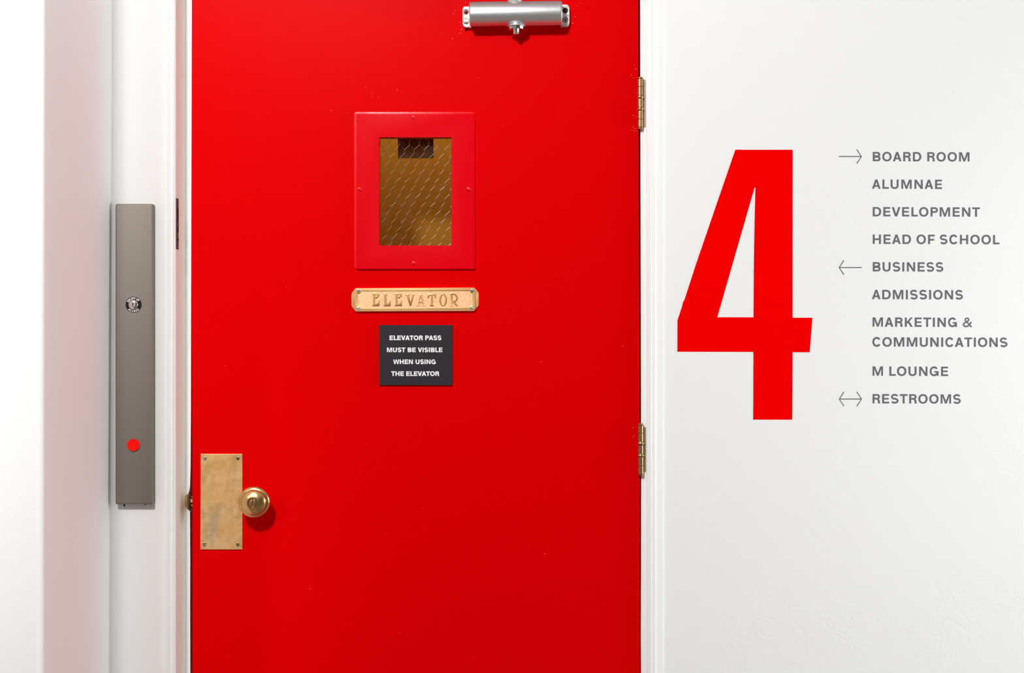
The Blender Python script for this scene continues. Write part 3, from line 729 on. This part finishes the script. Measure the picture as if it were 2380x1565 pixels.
# directory lettering on the white wall
LINES = [
    ('BOARD ROOM', [('BOARD ROOM', 2028.4, 2253.2, 353.6, 375.2)], 'grey wall lettering reading BOARD ROOM, first line of the directory'),
    ('ALUMNAE', [('ALUMNAE', 2026.6, 2189.6, 417.7, 439.2)], 'grey wall lettering reading ALUMNAE'),
    ('DEVELOPMENT', [('DEVELOPMENT', 2028.4, 2277.5, 481.8, 503.4)], 'grey wall lettering reading DEVELOPMENT'),
    ('HEAD OF SCHOOL', [('HEAD OF SCHOOL', 2028.4, 2323, 545.6, 567.4)], 'grey wall lettering reading HEAD OF SCHOOL'),
    ('BUSINESS', [('BUSINESS', 2028.4, 2192.7, 609.8, 631.4)], 'grey wall lettering reading BUSINESS'),
    ('ADMISSIONS', [('ADMISSIONS', 2026.4, 2238.2, 674.2, 696)], 'grey wall lettering reading ADMISSIONS'),
    ('MARKETING', [('MARKETING &', 2028, 2259.2, 738.3, 760), ('COMMUNICATIONS', 2027.3, 2341.8, 784.4, 806.2)], 'grey wall lettering reading MARKETING & COMMUNICATIONS on two rows'),
    ('M LOUNGE', [('M LOUNGE', 2028, 2203.6, 852.3, 874.1)], 'grey wall lettering reading M LOUNGE'),
    ('RESTROOMS', [('RESTROOMS', 2028, 2233.2, 916.6, 938.3)], 'grey wall lettering reading RESTROOMS, last line of the directory'),
]
for nm, rows, lab in LINES:
    root = empty('wall_lettering', P(rows[0][1], rows[-1][4], 0), lab, 'lettering', 'grey directory lettering on the white wall')
    for text, x0, x1, yt, ybm in rows:
        cap = ybm - yt
        for ch, x in line_layout(text, x0, x1, cap, .212):
            bm = bmesh.new(); tl = (x - x0) / 1100 * 4 - .3
            add_glyph(bm, ch, .212, x, ybm + tl, cap, 0, .00022)
            link('letter', bm, 'grey_vinyl', root)
# arrows
def arrow(pieces, lab):
    bm = bmesh.new()
    for k, pts in enumerate(pieces): add_prism(bm, [pxl(stroke(pts, 2.0))], -.0005 - .00003 * k, .0001)
    link('arrow', bm, 'grey_vinyl', None, label=lab, cat='arrow', group='thin grey arrows on the white wall')
arrow([[(1949.8, 363.8), (2002, 363.8)], [(1991.2, 347.6), (2002.2, 363.9), (1991.2, 380.2)]], 'thin grey arrow pointing right, beside BOARD ROOM')
arrow([[(2002.8, 622), (1950.6, 622)], [(1961.2, 605.4), (1950.4, 622), (1961.2, 638.4)]], 'thin grey arrow pointing left, beside BUSINESS')
arrow([[(1951, 927.8), (2002.2, 927.8)], [(1961.4, 911.2), (1950.8, 927.8), (1961.4, 944.2)], [(1991.6, 911.2), (2002.4, 927.8), (1991.6, 944.2)]], 'thin grey double headed arrow, beside RESTROOMS')
# the big 4
four = [(1709, 348.2), (1842.2, 348.2), (1842, 738.8), (1888, 738.8), (1881.8, 819), (1842, 819), (1841.2, 975.8), (1750.4, 975.6), (1751, 818.2), (1574.2, 817.8), (1574.5, 745),
        (1585.6, 711), (1586.8, 705), (1591.8, 694), (1617, 616), (1655, 505)]
fin = [(1753.7, 435.8), (1755.6, 435.8), (1753.2, 520), (1752, 600), (1751.2, 737.8), (1667, 737.6), (1692, 640), (1725, 530)]
fin = [(1753.7, 435.8), (1755.6, 435.8), (1753.6, 520), (1752.2, 600), (1751.2, 737.8), (1667, 737.6)]
bm = bmesh.new(); add_prism(bm, [pxl(four), pxl(fin)], -.0005, .0001)
link('floor_number', bm, 'red_vinyl', None, label='large flat red numeral 4 on the white wall', cat='number')

# ------------------------------------------------------------ black notice
ns = empty('notice_sign', P(966, 896, 0), 'small square black sign with white elevator pass wording, on the red door', 'sign')
yn = -.0050
bm = bmesh.new(); add_prism(bm, [pxl([(881, 756), (1050.8, 756), (1050.9, 895.8), (881.2, 895.6)], yn)], yn, 0, .0003, 1); link('plate', bm, 'sign_black', ns)
for text, x0, x1, yt, ybm in (('ELEVATOR PASS', 905.3, 1026, 780.2, 791), ('MUST BE VISIBLE', 899.2, 1028.3, 808.2, 818.9), ('WHEN USING', 913.9, 1012.6, 836, 846.6), ('THE ELEVATOR', 909.1, 1020.8, 863.5, 874.3)):
    bm = bmesh.new()
    for ch, x in line_layout(text, x0, x1, ybm - yt, .262, .46): add_glyph(bm, ch, .262, x, ybm, ybm - yt, yn, .00015)
    link('text_line', bm, 'white_print', ns)

# legend on the key switch ring
def around(text, cx, cy, rad, a_mid, cap, wt, top):
    tot = line_layout(text, 0, 0, cap, wt); bm = bmesh.new()
    adv = []; x = 0
    for ch in text:
        wch = (WID[ch]) * cap * .92; adv.append((ch, x + wch / 2, wch)); x += wch + cap * .16
    x -= cap * .16
    for ch, xm, wch in adv:
        s = (xm - x / 2) / rad
        th = radians(a_mid) + (s if top else -s)
        def xf(px, py, th=th, wch=wch):
            u, v = px - wch / 2, -py      # letter centred, v up
            if top:
                rr0 = rad - cap / 2 + v; t = th + u / rad
                return cx + rr0 * sin(t), cy - rr0 * cos(t)
            rr0 = rad + cap / 2 - v; t = th - u / rad
            return cx + rr0 * sin(t), cy - rr0 * cos(t)
        for k, piece in enumerate(glyph(ch, wt)):
            add_prism(bm, [pxl([xf(u * cap * .92, -v * cap) for u, v in lp], yp - .0006) for lp in piece], yp - .0008 - .00002 * k, yp - .0005)
    return bm
for text, am, top in (('DN', -49, True), ('OFF', -5, True), ('UP', 40, True), ('ACCESS', 180, False)):
    link('legend', around(text, kc[0], kc[1], 15.0, am, 4.5, .20, top), 'white_print', ring)

# ------------------------------------------------------------ cast ELEVATOR plate
es = empty('elevator_sign', P(965, 724, 0), 'cast brass plate with raised ELEVATOR letters, screwed to the red door', 'sign')
s1 = 160 / 2380
def z1(pts): return [(810 + x * s1, 660 + y * s1) for x, y in pts]
def z2(pts): return [(960 + x * s1, 660 + y * s1) for x, y in pts]
ES = lambda pts: pts
yo, ym, yr = -.0030, -.0042, -.0066
outer = z1([(225, 905), (165, 850), (150, 832), (118, 800), (105, 760), (103, 620), (103, 420), (108, 330), (125, 298), (150, 280), (168, 240), (205, 215), (240, 152)]) + z2([(2120, 132), (2160, 180), (2205, 245), (2225, 262), (2252, 290), (2264, 330), (2268, 600), (2262, 765), (2225, 800), (2205, 825), (2160, 875), (2110, 940)]) + z1([(250, 955)])
bm = bmesh.new(); add_prism(bm, [pxl(outer, yo)], yo, .0002, .0008, 2); link('backplate', bm, 'brass_sign', es, smooth=True)
mid = z1([(235, 925), (185, 870), (162, 815), (158, 600), (160, 300), (175, 245), (215, 205), (240, 152)]) + z2([(2120, 132), (2155, 195), (2195, 240), (2215, 290), (2218, 600), (2210, 790), (2170, 850), (2110, 938)]) + z1([(250, 955)])
bm = bmesh.new(); add_prism(bm, [pxl(mid, ym)], ym, .0002, .0009, 2); link('stepped_end', bm, 'brass_sign', es, smooth=True)
bodyo = z1([(255, 953), (232, 925), (212, 870), (208, 600), (210, 245), (222, 190), (245, 155)]) + z2([(2110, 130), (2140, 165), (2160, 210), (2166, 500), (2160, 850), (2140, 900), (2105, 938)])
boss = lambda cx, cy, r, a0, a1: [(cx + r * cos(radians(a0 + (a1 - a0) * i / 6)), cy + r * sin(radians(a0 + (a1 - a0) * i / 6))) for i in range(7)]
field = z1(boss(330, 245, 95, 100, 0)) + z2(boss(2035, 235, 85, 180, 80) + [(2058, 720)] + boss(2035, 825, 85, 280, 180)) + z1(boss(330, 860, 105, 0, -95))
bm = bmesh.new(); add_prism(bm, [pxl(bodyo, yr), pxl(field, yr)], yr, .0002, .0011, 3); link('rim', bm, 'brass_sign', es, smooth=True)
yfield = -.0048
bm = bmesh.new(); add_prism(bm, [pxl(field, yfield)], yfield, .0001); link('field', bm, 'brass_field', es)
E1 = [(815, 328), (1060, 328), (1060, 438), (1040, 442), (1015, 395), (960, 364), (908, 364), (908, 452), (975, 452), (1005, 425), (1022, 440), (1000, 488), (908, 490), (908, 712), (965, 708), (1015, 672), (1034, 610), (1038, 560), (1065, 578), (1070, 765), (815, 765), (815, 745), (850, 732), (850, 362), (815, 348)]
letters = [
    (z1(E1), None),
    (z1([(1198, 330), (1335, 330), (1335, 358), (1308, 378), (1305, 712), (1365, 702), (1412, 650), (1430, 560), (1455, 578), (1450, 765), (1205, 765), (1205, 745), (1238, 732), (1238, 378), (1198, 350)]), None),
    (z1([(x + 778, y) for x, y in E1]), None),
    (z1([(1975, 358), (2112, 358), (2112, 378), (2078, 392), (2150, 640), (2214, 398), (2188, 378), (2188, 358), (2290, 358), (2288, 376), (2256, 398), (2160, 760), (2112, 760), (2012, 398), (1975, 378)]), None),
    (z2([(105, 765), (105, 745), (150, 730), (245, 400), (238, 345), (300, 345), (400, 730), (435, 745), (435, 765), (300, 765), (300, 745), (332, 735), (312, 652), (200, 652), (186, 735), (218, 745), (218, 765)]), z2([(212, 612), (252, 452), (262, 452), (302, 612)])),
    (z2([(505, 340), (790, 340), (790, 495), (765, 498), (745, 405), (690, 374), (678, 374), (678, 735), (712, 745), (712, 765), (580, 765), (580, 745), (625, 735), (625, 374), (602, 374), (555, 405), (535, 498), (505, 495)]), None),
    (z2(circ(1035, 548, 133, 32, ry=215)), z2(circ(1035, 548, 70, 32, ry=186))),
    (z2([(1265, 330), (1400, 330), (1470, 345), (1530, 400), (1552, 470), (1530, 555), (1465, 610), (1490, 675), (1560, 735), (1560, 760), (1490, 757), (1420, 690), (1390, 622), (1365, 615), (1365, 735), (1388, 745), (1388, 765), (1260, 765), (1260, 745), (1300, 735), (1300, 368), (1265, 352)]), z2([(1365, 366), (1400, 364), (1452, 402), (1478, 470), (1452, 548), (1400, 582), (1365, 584)])),
]
for o_, i_ in letters:
    bm = bmesh.new(); lp = [pxl(o_, -.006)] + ([pxl(i_, -.006)] if i_ else [])
    add_prism(bm, lp, yfield - .0016, yfield + .0002, .0003, 2); link('letter', bm, 'brass_letter', es, smooth=True)
for (cx, cy), a in ((z1([(328, 243)])[0], -20), (z1([(330, 858)])[0], 0), (z2([(2040, 232)])[0], 60), (z2([(2040, 832)])[0], 35)):
    slotted(es, cx, cy, yr + .0006, 3.9, a, 'screw_bright', .0018)
